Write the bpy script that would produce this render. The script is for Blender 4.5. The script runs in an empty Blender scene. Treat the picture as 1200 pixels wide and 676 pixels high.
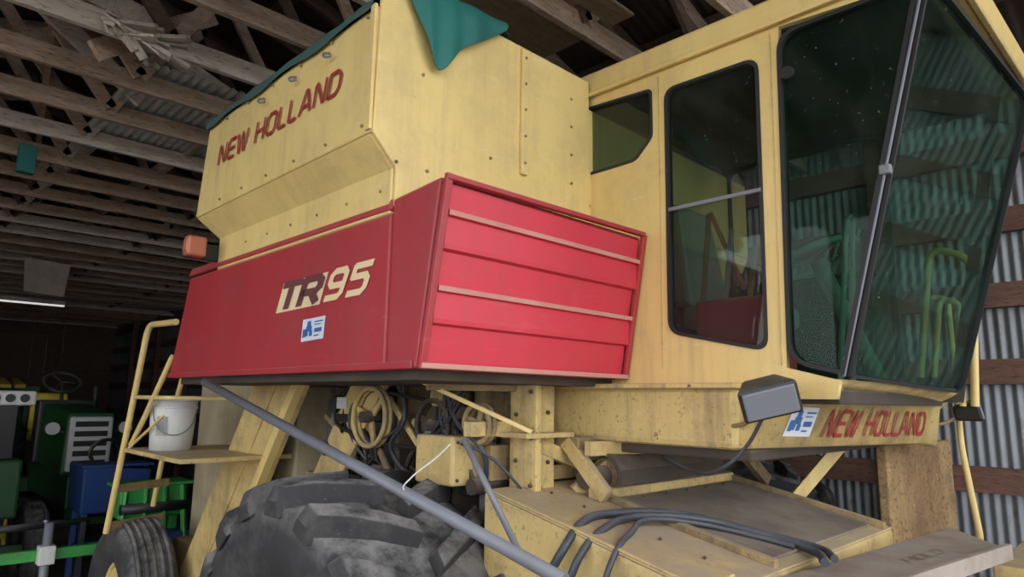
import bpy, bmesh, math, random
from mathutils import Vector, Matrix
random.seed(7)
S=bpy.context.scene
col=S.collection
S.view_settings.view_transform='Standard'

# ------------------------------------------------------------------ materials
def nodes(name):
    m=bpy.data.materials.new(name); m.use_nodes=True
    nt=m.node_tree; b=nt.nodes['Principled BSDF']; return m,nt,b
def mapping(nt,scale=(1,1,1)):
    tc=nt.nodes.new('ShaderNodeTexCoord'); mp=nt.nodes.new('ShaderNodeMapping')
    mp.inputs['Scale'].default_value=scale; nt.links.new(tc.outputs['Object'],mp.inputs[0]); return mp
def noise(nt,mp,scale,detail=6,rough=.6):
    n=nt.nodes.new('ShaderNodeTexNoise'); n.inputs['Scale'].default_value=scale
    n.inputs['Detail'].default_value=detail; n.inputs['Roughness'].default_value=rough
    nt.links.new(mp.outputs[0],n.inputs['Vector']); return n
def ramp(nt,src,p0,p1,c0=(0,0,0,1),c1=(1,1,1,1)):
    r=nt.nodes.new('ShaderNodeValToRGB'); r.color_ramp.elements[0].position=p0; r.color_ramp.elements[1].position=p1
    r.color_ramp.elements[0].color=c0; r.color_ramp.elements[1].color=c1
    nt.links.new(src,r.inputs[0]); return r
def mix(nt,fac,a,b):
    m=nt.nodes.new('ShaderNodeMixRGB')
    if isinstance(fac,(int,float)): m.inputs[0].default_value=fac
    else: nt.links.new(fac,m.inputs[0])
    for i,c in ((1,a),(2,b)):
        if isinstance(c,tuple): m.inputs[i].default_value=(*c,1) if len(c)==3 else c
        else: nt.links.new(c,m.inputs[i])
    return m.outputs[0]
def mul(nt,a,k):
    q=nt.nodes.new('ShaderNodeMath'); q.operation='MULTIPLY'; nt.links.new(a,q.inputs[0])
    if isinstance(k,(int,float)): q.inputs[1].default_value=k
    else: nt.links.new(k,q.inputs[1])
    return q.outputs[0]
def dirty(name,base,dark,stain,rough=.45,amt=(.45,.75),speck=(.66,.72),scale=1.0,bump=.02,metal=0,dust=None,dustamt=.5,dustr=(.1,.9),dustn=(.25,.6),streak=0,grime=0,grimec=(.16,.12,.08),chip=None,chipt=.66,scuff=None):
    m,nt,b=nodes(name)
    mp=mapping(nt); ms=mapping(nt,(1,1,.25))
    n1=noise(nt,ms,2.2*scale,8); r1=ramp(nt,n1.outputs[0],*amt)
    c=mix(nt,r1.outputs[0],base,dark)
    if streak:
        mk=mapping(nt,(1,1,.07)); n6=noise(nt,mk,13*scale,6,.65); r6=ramp(nt,n6.outputs[0],.48,.70)
        n7=noise(nt,mp,1.3,4); r7=ramp(nt,n7.outputs[0],.38,.62)
        c=mix(nt,mul(nt,mul(nt,r6.outputs[0],r7.outputs[0]),streak),c,grimec)
    if grime:
        n8=noise(nt,mp,3.1,10,.72); r8=ramp(nt,n8.outputs[0],.48,.70); c=mix(nt,mul(nt,r8.outputs[0],grime),c,grimec)
    if scuff:
        mq=mapping(nt,(.5,.5,2.2)); na=noise(nt,mq,5.5,10,.8); ra=ramp(nt,na.outputs[0],.57,.70); c=mix(nt,mul(nt,ra.outputs[0],.45),c,scuff)
    n2=noise(nt,mp,38*scale,4,.7); r2=ramp(nt,n2.outputs[0],*speck)
    c=mix(nt,r2.outputs[0],c,stain)
    if chip:
        n9=noise(nt,mp,15,8,.78); r9=ramp(nt,n9.outputs[0],chipt,chipt+.012); c=mix(nt,r9.outputs[0],c,chip)
    if dust:
        g=nt.nodes.new('ShaderNodeNewGeometry'); sx=nt.nodes.new('ShaderNodeSeparateXYZ')
        nt.links.new(g.outputs['Normal'],sx.inputs[0])
        n3=noise(nt,mp,7*scale,8,.7); r3=ramp(nt,sx.outputs['Z'],*dustr); r4=ramp(nt,n3.outputs[0],*dustn)
        c=mix(nt,mul(nt,mul(nt,r3.outputs[0],r4.outputs[0]),dustamt),c,dust)
    nt.links.new(c,b.inputs['Base Color'])
    b.inputs['Roughness'].default_value=rough; b.inputs['Metallic'].default_value=metal
    bp=nt.nodes.new('ShaderNodeBump'); bp.inputs['Strength'].default_value=.35; bp.inputs['Distance'].default_value=bump
    n5=noise(nt,mp,6*scale,5); nt.links.new(n5.outputs[0],bp.inputs['Height']); nt.links.new(bp.outputs[0],b.inputs['Normal'])
    return m
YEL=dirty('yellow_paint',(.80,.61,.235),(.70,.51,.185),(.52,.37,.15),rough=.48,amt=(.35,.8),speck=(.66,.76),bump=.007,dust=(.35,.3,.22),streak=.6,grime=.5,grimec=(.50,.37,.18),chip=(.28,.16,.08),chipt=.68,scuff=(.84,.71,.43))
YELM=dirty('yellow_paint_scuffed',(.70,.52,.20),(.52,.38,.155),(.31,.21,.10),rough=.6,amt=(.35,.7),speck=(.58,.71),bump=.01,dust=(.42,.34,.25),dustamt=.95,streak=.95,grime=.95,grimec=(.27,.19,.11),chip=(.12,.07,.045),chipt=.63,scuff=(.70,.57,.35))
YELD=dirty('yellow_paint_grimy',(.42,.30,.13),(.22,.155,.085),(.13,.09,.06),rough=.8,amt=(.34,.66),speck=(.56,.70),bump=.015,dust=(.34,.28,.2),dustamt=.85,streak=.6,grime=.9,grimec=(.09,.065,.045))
RUST=dirty('rusty_yellow_plate',(.40,.27,.12),(.22,.13,.06),(.12,.06,.03),rough=.85,amt=(.34,.6),speck=(.5,.66),bump=.015,streak=.8,grime=.9,grimec=(.14,.08,.045),chip=(.5,.38,.18),chipt=.63)
BEI=dirty('beige_panel_paint',(.52,.44,.28),(.40,.33,.21),(.25,.18,.1),rough=.6,amt=(.35,.75),bump=.01,streak=.7,grime=.6,grimec=(.25,.19,.12))
RED=dirty('faded_red_paint_shaded',(.42,.032,.04),(.33,.028,.035),(.44,.12,.11),rough=.5,amt=(.35,.8),speck=(.66,.78),bump=.005,dust=(.40,.29,.25),dustamt=.8,streak=.4,grime=.45,grimec=(.31,.07,.07),chip=(.45,.24,.2),chipt=.68,scuff=(.50,.11,.11))  # darker copy of the red: shade on the side faces put into the colour
REDF=dirty('faded_red_ribs_lit',(.66,.038,.07),(.54,.033,.052),(.62,.14,.14),rough=.5,amt=(.35,.8),speck=(.66,.78),bump=.005,dust=(.5,.36,.3),dustamt=.9,streak=.4,grime=.4,grimec=(.45,.065,.07),chip=(.45,.22,.16),chipt=.69,scuff=(.70,.12,.14))  # brighter copy of the same red: daylight on the front painted in
REDDUST=dirty('dusty_red_edge',(.56,.29,.24),(.50,.16,.14),(.55,.38,.3),rough=.8,bump=.004)
REDTXT=dirty('decal_red',(.34,.03,.03),(.27,.03,.03),(.42,.16,.10),rough=.5,bump=.002,speck=(.7,.8),scuff=(.5,.2,.12))
MAR=dirty('decal_maroon',(.16,.05,.06),(.12,.04,.04),(.3,.15,.12),rough=.5,bump=.002,speck=(.7,.8))
CREAM=dirty('decal_cream',(.80,.64,.38),(.72,.54,.31),(.62,.42,.25),rough=.6,bump=.002,speck=(.7,.8))
RUB=dirty('tyre_rubber',(.026,.026,.029),(.05,.048,.048),(.12,.115,.11),rough=.8,amt=(.35,.7),speck=(.64,.74),bump=.02,dust=(.33,.315,.31),dustamt=.92,dustr=(.2,1.0),dustn=(.38,.62),grime=.5,grimec=(.15,.14,.13))
SEAL=dirty('black_rubber_seal',(.012,.012,.013),(.02,.02,.02),(.08,.07,.06),rough=.6,bump=.002)
HOSE=dirty('hose_rubber',(.035,.04,.055),(.05,.055,.06),(.13,.13,.13),rough=.45,bump=.002,dust=(.2,.2,.22),dustamt=.5)
STEEL=dirty('grey_pipe_steel',(.20,.21,.24),(.14,.14,.16),(.3,.22,.15),rough=.55,metal=.2,bump=.003)
DARK=dirty('greasy_iron',(.05,.038,.03),(.09,.065,.045),(.15,.11,.08),rough=.8,bump=.02,dust=(.24,.19,.14),dustamt=.8)
DUSTPL=dirty('dusty_deck_plate',(.17,.14,.11),(.27,.22,.17),(.09,.07,.06),rough=.75,bump=.01,amt=(.35,.65),grime=.6,grimec=(.09,.07,.055),chip=(.33,.28,.22),chipt=.64)
GALV=dirty('pale_steel_plate',(.42,.35,.30),(.30,.24,.20),(.2,.12,.08),rough=.65,bump=.006,metal=.1,grime=.6,grimec=(.20,.13,.09),chip=(.14,.07,.04),chipt=.66)
GREEN=dirty('tractor_green',(.018,.11,.03),(.012,.07,.02),(.05,.05,.03),rough=.45,bump=.004,grime=.4,grimec=(.05,.05,.03))
GREENL=dirty('implement_green',(.04,.34,.06),(.03,.2,.04),(.1,.1,.05),rough=.5,bump=.004,grime=.7,grimec=(.08,.08,.05))
BLUE=dirty('tractor_blue',(.015,.05,.19),(.015,.04,.13),(.05,.05,.06),rough=.5,bump=.004,grime=.5,grimec=(.05,.05,.06))
WHT=dirty('aged_white',(.66,.66,.64),(.52,.51,.48),(.3,.27,.22),rough=.5,bump=.004,streak=.4)
TEAL=dirty('teal_tarp_cloth',(.012,.15,.13),(.010,.10,.09),(.06,.20,.18),rough=.65,bump=.03)
TARPE=dirty('tarp_edge_cloth',(.04,.10,.09),(.06,.08,.07),(.2,.2,.17),rough=.8,bump=.03)
ORG=dirty('amber_lens',(.46,.15,.08),(.36,.12,.06),(.4,.2,.1),rough=.3,bump=.002)
BLK=dirty('black_plastic',(.02,.02,.02),(.03,.03,.03),(.06,.06,.06),rough=.45,bump=.002,dust=(.2,.19,.18),dustamt=.5)
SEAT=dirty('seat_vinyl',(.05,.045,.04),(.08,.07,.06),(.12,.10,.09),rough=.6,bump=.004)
GREY=dirty('cab_grey_plastic',(.30,.30,.29),(.22,.22,.21),(.14,.13,.12),rough=.5,bump=.004)
YELB=dirty('bright_yellow',(.75,.60,.04),(.6,.45,.03),(.3,.2,.05),rough=.5)
STK=dirty('sticker_white',(.72,.76,.80),(.62,.68,.75),(.5,.58,.7),rough=.4,bump=.001)
STB=dirty('sticker_blue',(.05,.16,.42),(.04,.12,.35),(.2,.3,.5),rough=.4,bump=.001)
def wood(name,a,b,sc=(1,6,6)):
    m,nt,p=nodes(name); mp=mapping(nt,sc); n=noise(nt,mp,3,8,.7); r=ramp(nt,n.outputs[0],.3,.7,(*a,1),(*b,1))
    n2=noise(nt,mp,14,4,.6); r2=ramp(nt,n2.outputs[0],.55,.7)
    c=mix(nt,r2.outputs[0],r.outputs[0],tuple(x*.45 for x in a))
    nt.links.new(c,p.inputs['Base Color']); p.inputs['Roughness'].default_value=.85
    bp=nt.nodes.new('ShaderNodeBump'); bp.inputs['Strength'].default_value=.4; bp.inputs['Distance'].default_value=.01
    nt.links.new(n2.outputs[0],bp.inputs['Height']); nt.links.new(bp.outputs[0],p.inputs['Normal']); return m
W1=wood('weathered_wood',(.27,.19,.13),(.52,.39,.30)); W2=wood('dark_wood',(.08,.05,.035),(.16,.11,.08)); W3=wood('grey_wood',(.42,.36,.30),(.68,.60,.52))
WG=wood('girt_wood',(.12,.055,.04),(.22,.12,.085),(6,1,6))
PLY=wood('plywood_sheet',(.26,.20,.13),(.40,.32,.22))
def corr(name,a,b,rust):
    m,nt,p=nodes(name); mp=mapping(nt,(1,1,.5)); n=noise(nt,mp,1.6,8,.7)
    r=ramp(nt,n.outputs[0],.35,.7,(*a,1),(*b,1)); n2=noise(nt,mp,5,7,.7); r2=ramp(nt,n2.outputs[0],.54,.68)
    c=mix(nt,r2.outputs[0],r.outputs[0],rust); nt.links.new(c,p.inputs['Base Color'])
    p.inputs['Roughness'].default_value=.5; p.inputs['Metallic'].default_value=.35; return m
CW=corr('corrugated_wall_zinc',(.27,.29,.31),(.18,.19,.20),(.14,.10,.08))
CR=corr('corrugated_roof_rusty',(.12,.10,.09),(.09,.065,.05),(.09,.045,.03))
CZ=corr('corrugated_sheet_pale',(.62,.66,.68),(.5,.52,.53),(.4,.33,.28))
def ground():
    m,nt,p=nodes('dirt_ground'); mp=mapping(nt); n=noise(nt,mp,1.5,10,.7)
    r=ramp(nt,n.outputs[0],.35,.65,(.10,.085,.07,1),(.22,.19,.16,1)); nt.links.new(r.outputs[0],p.inputs['Base Color'])
    p.inputs['Roughness'].default_value=.95
    bp=nt.nodes.new('ShaderNodeBump'); bp.inputs['Distance'].default_value=.05; nt.links.new(n.outputs[0],bp.inputs['Height']); nt.links.new(bp.outputs[0],p.inputs['Normal']); return m
GR=ground()
def glassmat(name,tint,dustf,refl):
    m=bpy.data.materials.new(name); m.use_nodes=True; nt=m.node_tree; nt.nodes.clear()
    o=nt.nodes.new('ShaderNodeOutputMaterial'); t=nt.nodes.new('ShaderNodeBsdfTransparent'); t.inputs[0].default_value=(*tint,1)
    g=nt.nodes.new('ShaderNodeBsdfGlossy'); g.inputs['Roughness'].default_value=.02; g.inputs[0].default_value=(.85,.95,.9,1)
    f=nt.nodes.new('ShaderNodeFresnel'); f.inputs[0].default_value=1.4
    mx=nt.nodes.new('ShaderNodeMixShader'); nt.links.new(mul(nt,f.outputs[0],refl),mx.inputs[0]); nt.links.new(t.outputs[0],mx.inputs[1]); nt.links.new(g.outputs[0],mx.inputs[2])
    d=nt.nodes.new('ShaderNodeBsdfDiffuse'); d.inputs[0].default_value=(.42,.45,.42,1)
    mp=mapping(nt); n=noise(nt,mp,40,3,.8); r=ramp(nt,n.outputs[0],.67,.71); n2=noise(nt,mp,2.5,6,.6); r2=ramp(nt,n2.outputs[0],.35,.9)
    a=mul(nt,r.outputs[0],min(1,dustf*9)); b2=mul(nt,r2.outputs[0],dustf)
    ad=nt.nodes.new('ShaderNodeMath'); ad.operation='ADD'; ad.use_clamp=True; nt.links.new(a,ad.inputs[0]); nt.links.new(b2,ad.inputs[1])
    m2=nt.nodes.new('ShaderNodeMixShader'); nt.links.new(ad.outputs[0],m2.inputs[0]); nt.links.new(mx.outputs[0],m2.inputs[1]); nt.links.new(d.outputs[0],m2.inputs[2])
    nt.links.new(m2.outputs[0],o.inputs[0]); return m
GLS=glassmat('tinted_side_glass',(.62,.66,.63),.05,.55); GLF=glassmat('green_windshield_glass',(.46,.66,.57),.05,.32)
EMT=bpy.data.materials.new('tube_glow'); EMT.use_nodes=True; EMT.node_tree.nodes['Principled BSDF'].inputs['Emission Color'].default_value=(1,1,.95,1); EMT.node_tree.nodes['Principled BSDF'].inputs['Emission Strength'].default_value=.6

# ------------------------------------------------------------------ helpers
def empty(name,loc=(0,0,0)):
    e=bpy.data.objects.new(name,None); e.location=loc; e.empty_display_size=.2; col.objects.link(e); return e
def fin(ob,par,mats,bevel=0,smooth=False):
    for m in (mats if isinstance(mats,(list,tuple)) else [mats]): ob.data.materials.append(m)
    if ob.name not in col.objects: col.objects.link(ob)
    if par:
        ob.parent=par; ob.matrix_parent_inverse=Matrix.Translation(-Vector(par.location))
    if bevel:
        b=ob.modifiers.new('bevel','BEVEL'); b.width=bevel; b.segments=2; b.limit_method='ANGLE'
    if smooth:
        for p in ob.data.polygons: p.use_smooth=True
    return ob
def mesh(name,vs,fs,mats,par=None,bevel=0,smooth=False,midx=None):
    me=bpy.data.meshes.new(name); me.from_pydata([tuple(v) for v in vs],[],fs)
    if midx: me.polygons.foreach_set('material_index',midx)
    me.validate(); me.update()
    bm=bmesh.new(); bm.from_mesh(me); bmesh.ops.recalc_face_normals(bm,faces=bm.faces); bm.to_mesh(me); bm.free()
    return fin(bpy.data.objects.new(name,me),par,mats,bevel,smooth)
BF=[(0,1,2,3),(4,7,6,5),(0,4,5,1),(1,5,6,2),(2,6,7,3),(3,7,4,0)]
def boxv(x0,x1,y0,y1,z0,z1): return [(x0,y0,z0),(x1,y0,z0),(x1,y1,z0),(x0,y1,z0),(x0,y0,z1),(x1,y0,z1),(x1,y1,z1),(x0,y1,z1)]
def box(name,x0,x1,y0,y1,z0,z1,mat,par=None,bevel=.006): return mesh(name,boxv(x0,x1,y0,y1,z0,z1),BF,mat,par,bevel)
def hexa(name,vs,mat,par=None,bevel=.006): return mesh(name,vs,BF,mat,par,bevel)
def prism(name,pts,ext,mat,par=None,bevel=.005):
    n=len(pts); e=Vector(ext); vs=[Vector(p) for p in pts]+[Vector(p)+e for p in pts]
    fs=[tuple(range(n)),tuple(range(2*n-1,n-1,-1))]+[(i,(i+1)%n,n+(i+1)%n,n+i) for i in range(n)]
    return mesh(name,vs,fs,mat,par,bevel)
def beamv(a,b,w,h,up=(0,0,1)):
    a=Vector(a);b=Vector(b);d=(b-a).normalized();u=Vector(up)
    s=d.cross(u)
    if s.length<.01: s=d.cross(Vector((0,1,0)))
    s.normalize(); u=s.cross(d).normalized(); s=s*w/2;u=u*h/2
    return [a-s-u,a+s-u,a+s+u,a-s+u,b-s-u,b+s-u,b+s+u,b-s+u]
def beam(name,a,b,w,h,mat,par=None,bevel=.004): return mesh(name,beamv(a,b,w,h),BF,mat,par,bevel)
def cyl(name,a,b,r,mat,par=None,n=20,r2=None):
    a=Vector(a);b=Vector(b);d=(b-a).normalized();s=d.orthogonal().normalized();t=d.cross(s); r2=r if r2 is None else r2
    vs=[a+(s*math.cos(i*2*math.pi/n)+t*math.sin(i*2*math.pi/n))*r for i in range(n)]+[b+(s*math.cos(i*2*math.pi/n)+t*math.sin(i*2*math.pi/n))*r2 for i in range(n)]
    fs=[tuple(range(n)),tuple(range(2*n-1,n-1,-1))]+[(i,(i+1)%n,n+(i+1)%n,n+i) for i in range(n)]
    ob=mesh(name,vs,fs,mat,par)
    for p in ob.data.polygons: p.use_smooth=len(p.vertices)==4
    return ob
def tube(name,pts,r,mat,par=None,smooth=True,cyclic=False):
    cu=bpy.data.curves.new(name,'CURVE'); cu.dimensions='3D'; cu.bevel_depth=r; cu.bevel_resolution=4
    if smooth:
        sp=cu.splines.new('BEZIER'); sp.bezier_points.add(len(pts)-1)
        for bp,p in zip(sp.bezier_points,pts): bp.co=p; bp.handle_left_type=bp.handle_right_type='AUTO'
    else:
        sp=cu.splines.new('POLY'); sp.points.add(len(pts)-1)
        for q,p in zip(sp.points,pts): q.co=(*p,1)
    sp.use_cyclic_u=cyclic; cu.use_fill_caps=True
    tmp=bpy.data.objects.new('tmp',cu); col.objects.link(tmp); dg=bpy.context.evaluated_depsgraph_get()
    me=bpy.data.meshes.new_from_object(tmp.evaluated_get(dg)); bpy.data.objects.remove(tmp); me.materials.clear()
    return fin(bpy.data.objects.new(name,me),par,mat,0,True)
def bent(pts,r=.06):
    out=[Vector(pts[0])]
    for i in range(1,len(pts)-1):
        p=Vector(pts[i]);a=Vector(pts[i-1])-p;b=Vector(pts[i+1])-p
        rr=min(r,a.length*.45,b.length*.45); A=p+a.normalized()*rr;B=p+b.normalized()*rr
        for k in range(6):
            t=k/5; out.append((A*(1-t)**2)+(p*2*t*(1-t))+(B*t*t))
    out.append(Vector(pts[-1])); return out
def rpoly(pts,rad):
    out=[];n=len(pts)
    for i in range(n):
        p=Vector(pts[i]);a=Vector(pts[i-1])-p;b=Vector(pts[(i+1)%n])-p
        r=rad[i] if isinstance(rad,(list,tuple)) else rad
        r=min(r,a.length*.45,b.length*.45)
        if r<=0.001: out.append(p); continue
        A=p+a.normalized()*r;B=p+b.normalized()*r
        for k in range(7):
            t=k/6; out.append(A*(1-t)**2+p*2*t*(1-t)+B*t*t)
    return out
def panel(name,outer,holes,M4,th,mat,par=None):
    cu=bpy.data.curves.new(name,'CURVE'); cu.dimensions='2D'; cu.fill_mode='BOTH'; cu.extrude=th/2
    for loop in [outer]+holes:
        sp=cu.splines.new('POLY'); sp.points.add(len(loop)-1)
        for q,p in zip(sp.points,loop): q.co=(p[0],p[1],0,1)
        sp.use_cyclic_u=True
    tmp=bpy.data.objects.new('tmp',cu); col.objects.link(tmp); dg=bpy.context.evaluated_depsgraph_get()
    me=bpy.data.meshes.new_from_object(tmp.evaluated_get(dg)); bpy.data.objects.remove(tmp); me.materials.clear()
    me.transform(M4); return fin(bpy.data.objects.new(name,me),par,mat)
def planeM(o,ax,ay):
    ax=Vector(ax).normalized(); ay=Vector(ay); az=ax.cross(ay).normalized(); ay=az.cross(ax).normalized(); o=Vector(o)
    return Matrix(((ax.x,ay.x,az.x,o.x),(ax.y,ay.y,az.y,o.y),(ax.z,ay.z,az.z,o.z),(0,0,0,1)))
def inset(pts,d):
    n=len(pts); out=[]
    area=sum(pts[i][0]*pts[(i+1)%n][1]-pts[(i+1)%n][0]*pts[i][1] for i in range(n)); sg=1 if area>0 else -1
    for i in range(n):
        p=Vector(pts[i]);a=(p-Vector(pts[i-1])).normalized();b=(Vector(pts[(i+1)%n])-p).normalized()
        na=Vector((-a.y,a.x))*sg; nb=Vector((-b.y,b.x))*sg; m=(na+nb); k=d/max(.3,(1+na.dot(nb)))
        out.append(p+m*k)
    return out
G={'N':(.8,[[(0,0),(0,.9),(.1,1),(.7,0),(.8,.1),(.8,1)]]),'E':(.75,[[(.75,1),(.15,1),(0,.85),(0,.15),(.15,0),(.75,0)],[(0,.5),(.7,.5)]]),
'W':(1.1,[[(0,1),(.22,0),(.33,0),(.55,1),(.77,0),(.88,0),(1.1,1)]]),'H':(.8,[[(0,0),(0,1)],[(.8,0),(.8,1)],[(0,.5),(.8,.5)]]),
'O':(.85,[[(.2,0),(.65,0),(.85,.2),(.85,.8),(.65,1),(.2,1),(0,.8),(0,.2),(.2,0)]]),'L':(.65,[[(0,1),(0,.1),(.1,0),(.65,0)]]),
'A':(.9,[[(0,0),(.38,1),(.52,1),(.9,0)],[(.18,.3),(.72,.3)]]),'D':(.8,[[(0,0),(.55,0),(.8,.25),(.8,.75),(.55,1),(0,1),(0,0)]]),
'T':(.85,[[(0,1),(.85,1)],[(.42,0),(.42,1)]]),'R':(.8,[[(0,0),(0,1),(.65,1),(.8,.85),(.8,.6),(.65,.45),(0,.45)],[(.45,.45),(.8,0)]]),
'9':(.8,[[(0,0),(.65,0),(.8,.15),(.8,.85),(.65,1),(.15,1),(0,.85),(0,.6),(.15,.45),(.8,.45)]]),
'5':(.8,[[(0,0),(.65,0),(.8,.15),(.8,.45),(.65,.6),(0,.6),(0,1),(.8,1)]]),' ':(.35,[])}
def text(name,s,quad,th,mat,par,gap=.3,lift=.002):
    BL,BR,TL,TR=[Vector(q) for q in quad]; nrm=(BR-BL).cross(TL-BL).normalized()
    W=sum(G[c][0]+gap for c in s)-gap; vs=[];fs=[];x=0
    def mp(a,b): a/=W; return (BL*(1-a)+BR*a)*(1-b)+(TL*(1-a)+TR*a)*b
    n=0
    for k,c in enumerate(s):
        w,st=G[c]
        for pl in st:
            for i in range(len(pl)-1):
                a=Vector(pl[i]);b=Vector(pl[i+1]);d=(b-a).normalized();nn=Vector((-d.y,d.x))*th/2
                e=d*th*.25; n+=1
                q=[a-e-nn,b+e-nn,b+e+nn,a-e+nn]; base=len(vs)
                vs+=[mp(p.x+x,p.y)+nrm*(lift+.00012*(n%5)) for p in q]; fs.append((base,base+1,base+2,base+3))
        x+=w+gap
    return mesh(name,vs,fs,mat,par)
def rivets(name,pts,r,mat,par):
    bm=bmesh.new()
    for p in pts: bmesh.ops.create_icosphere(bm,subdivisions=1,radius=r,matrix=Matrix.Translation(p))
    me=bpy.data.meshes.new(name); bm.to_mesh(me); bm.free(); return fin(bpy.data.objects.new(name,me),par,mat,0,True)

# ------------------------------------------------------------------ barn
g=box('floor',-30,30,-30,40,-.2,0,GR,None,0)
def corrug(name,y0,y1,z0,z1,x,amp,pitch,mat):
    n=int((y1-y0)/pitch*6); vs=[]
    for i in range(n+1):
        y=y0+(y1-y0)*i/n; xx=x+amp*math.sin(2*math.pi*(y-y0)/pitch)
        vs+=[(xx,y,z0),(xx,y,z1)]
    fs=[(2*i,2*i+2,2*i+3,2*i+1) for i in range(n)]
    return mesh(name,vs,fs,mat,None,0,True)
corrug('wall_right',-3.2,27,0,4.97,6.66,.011,.075,CW)
vs=[];fs=[]
def addb(v): 
    b=len(vs); vs.extend(v); fs.extend([tuple(i+b for i in f) for f in BF])
for z in (.7,1.62,2.48,3.1,3.72,4.35):
    addb(boxv(6.56,6.64,-3,27,z-.1,z+.1))
for k in range(10): addb(boxv(6.42,6.56,1.75+k*2.5,1.9+k*2.5,0,4.6))
mesh('wall_framing',vs,fs,WG)
vs=[];fs=[]; x=-4
while x<6.6:
    w=random.uniform(.16,.24); addb(boxv(x,x+w,27,27.03,0,random.uniform(6,6.4))); x+=w+random.choice((0,0,0,.002,.004))
for z in (1,2.6,4.2): addb(boxv(-4,6.6,26.9,27,z-.08,z+.08))
mesh('wall_back',vs,fs,W2)
vs=[];fs=[]; y=6.2
while y<27:
    w=random.uniform(.18,.26); addb(boxv(-4.03,-4,y,y+w,0,4.8)); y+=w+.002
for k in range(10): addb(boxv(-4,-3.85,-2.8+k*3,-2.65+k*3,0,4.6))
mesh('wall_left_unseen',vs,fs,W2)  # unseen wall, boarded stretch sized to darken the interior and window reflections
RX=1.3;RZ=6.5;EZ=4.85
def roofz(x): return RZ-(RZ-EZ)*abs(x-RX)/(6.7-RX)
vs=[]; n=int(30.5/.1*4)
for i in range(n+1):
    y=-3.2+30.5*i/n; dz=.012*math.sin(2*math.pi*y/.1)
    for x in (-4.4,RX,6.95): vs.append((x,y,roofz(x)+dz+.1))
fs=[(3*i+k,3*i+3+k,3*i+4+k,3*i+1+k) for i in range(n) for k in (0,1)]
mesh('ceiling_roof_sheets',vs,fs,CR,None,0,True)
vs=[];fs=[];mi=[]
def addm(v,m): addb(v); mi.extend([m]*6)
x=-4.1
while x<6.8:
    addm(boxv(x-.045,x+.045,-3,27,roofz(x)-.02,roofz(x)+.075),1); x+=.75
ys=[1.75,2.55,3.2,3.95,4.75]; y=5.5
while y<27: ys.append(y); y+=.82
for y in ys:
    m=random.choice((0,0,0,2)); dz=random.uniform(-.04,.04); hh=random.choice((.15,.17,.19)) if y<9 else .14
    if y==4.75: m=2
    addm(beamv((-4,y,4.6+dz),(6.6,y+random.uniform(-.06,.06),4.6-dz),.045,hh),m)
    for sx in (-4,6.6): addm(beamv((sx,y+.05,roofz(sx)-.1),(RX,y+.05,RZ-.1),.045,.14),random.choice((0,1)))
    xs=[-4,-2.4,-.8,RX,3.1,4.9,6.6]; 
    for i in range(len(xs)-1):
        a=xs[i];b=xs[i+1];mid=(a+b)/2+random.uniform(-.15,.15)
        addm(beamv((a,y-.05,4.62),(mid,y-.05,roofz(mid)-.12),.04,.1),random.choice((0,1,2)))
        addm(beamv((mid,y-.05,roofz(mid)-.12),(b,y-.05,4.62),.04,.1),random.choice((0,1,1)))
for (a,b,m) in [((-.2,4.6,4.75),(2.4,7.4,5.7),2),((.6,4.7,5.5),(1.2,9,4.72),0),((1.2,4.8,4.75),(.2,6.6,5.9),2),((-.6,5.4,5.6),(2.2,5.7,4.75),2),((.2,5.2,4.75),(1.3,5.3,5.5),2),((.5,6.1,5.4),(1.5,6.1,4.7),2),((.1,6.6,4.75),(1.6,6.3,5.6),0),((.9,5.0,4.5),(1.7,5.2,5.2),0),
                ((2.2,-1,4.72),(2.2,27,4.72),0),((4.6,-1,4.72),(4.6,27,4.72),1),((0,-1,4.72),(0,27,4.72),1),((2.6,2.0,4.75),(4.2,3.6,5.6),2),((3.2,1.8,5.4),(2.4,3.4,4.7),0)]:
    addm(beamv(a,b,.05,.14),m)
for i in range(26):
    a=Vector((1.0,4.70,4.60))+Vector((random.uniform(-.15,.15),random.uniform(-.03,.02),random.uniform(-.08,.06)))
    b=a+Vector((random.uniform(-.05,.3),random.uniform(-.15,.05),random.uniform(-.16,.05)))
    addm(beamv(a,b,random.uniform(.03,.09),random.uniform(.01,.03)),2)
mesh('roof_trusses',vs,fs,[W1,W2,W3],None,0,False,mi)
box('plywood_patch',2.45,3.35,2.3,3.1,4.69,4.71,PLY)
box('hanging_green_box',.86,1.0,7.50,7.6,4.25,4.52,TEAL)
prism('hanging_metal_sheet',[(1.95,14.1,3.95),(2.55,14.1,3.9),(2.6,14.1,4.5),(1.9,14.1,4.55)],(0,.02,0),GALV)
n=90; v2=[]
for i in range(n+1):
    x=1.3+2.0*i/n; dz=.012*math.sin(2*math.pi*x/.075)
    v2+=[(x,5.35,4.72+dz),(x,7.3,4.70+dz)]
mesh('loose_roofing_sheet',v2,[(2*i,2*i+2,2*i+3,2*i+1) for i in range(n)],CZ,None,0,True)
e=empty('fluorescent_tube_light',(3,20.26,4.4)); cyl('tube',(2.3,20.26,4.42),(3.7,20.26,4.42),.025,EMT,e); box('housing',2.3,3.7,20.2,20.32,4.44,4.54,WHT,e)

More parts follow.
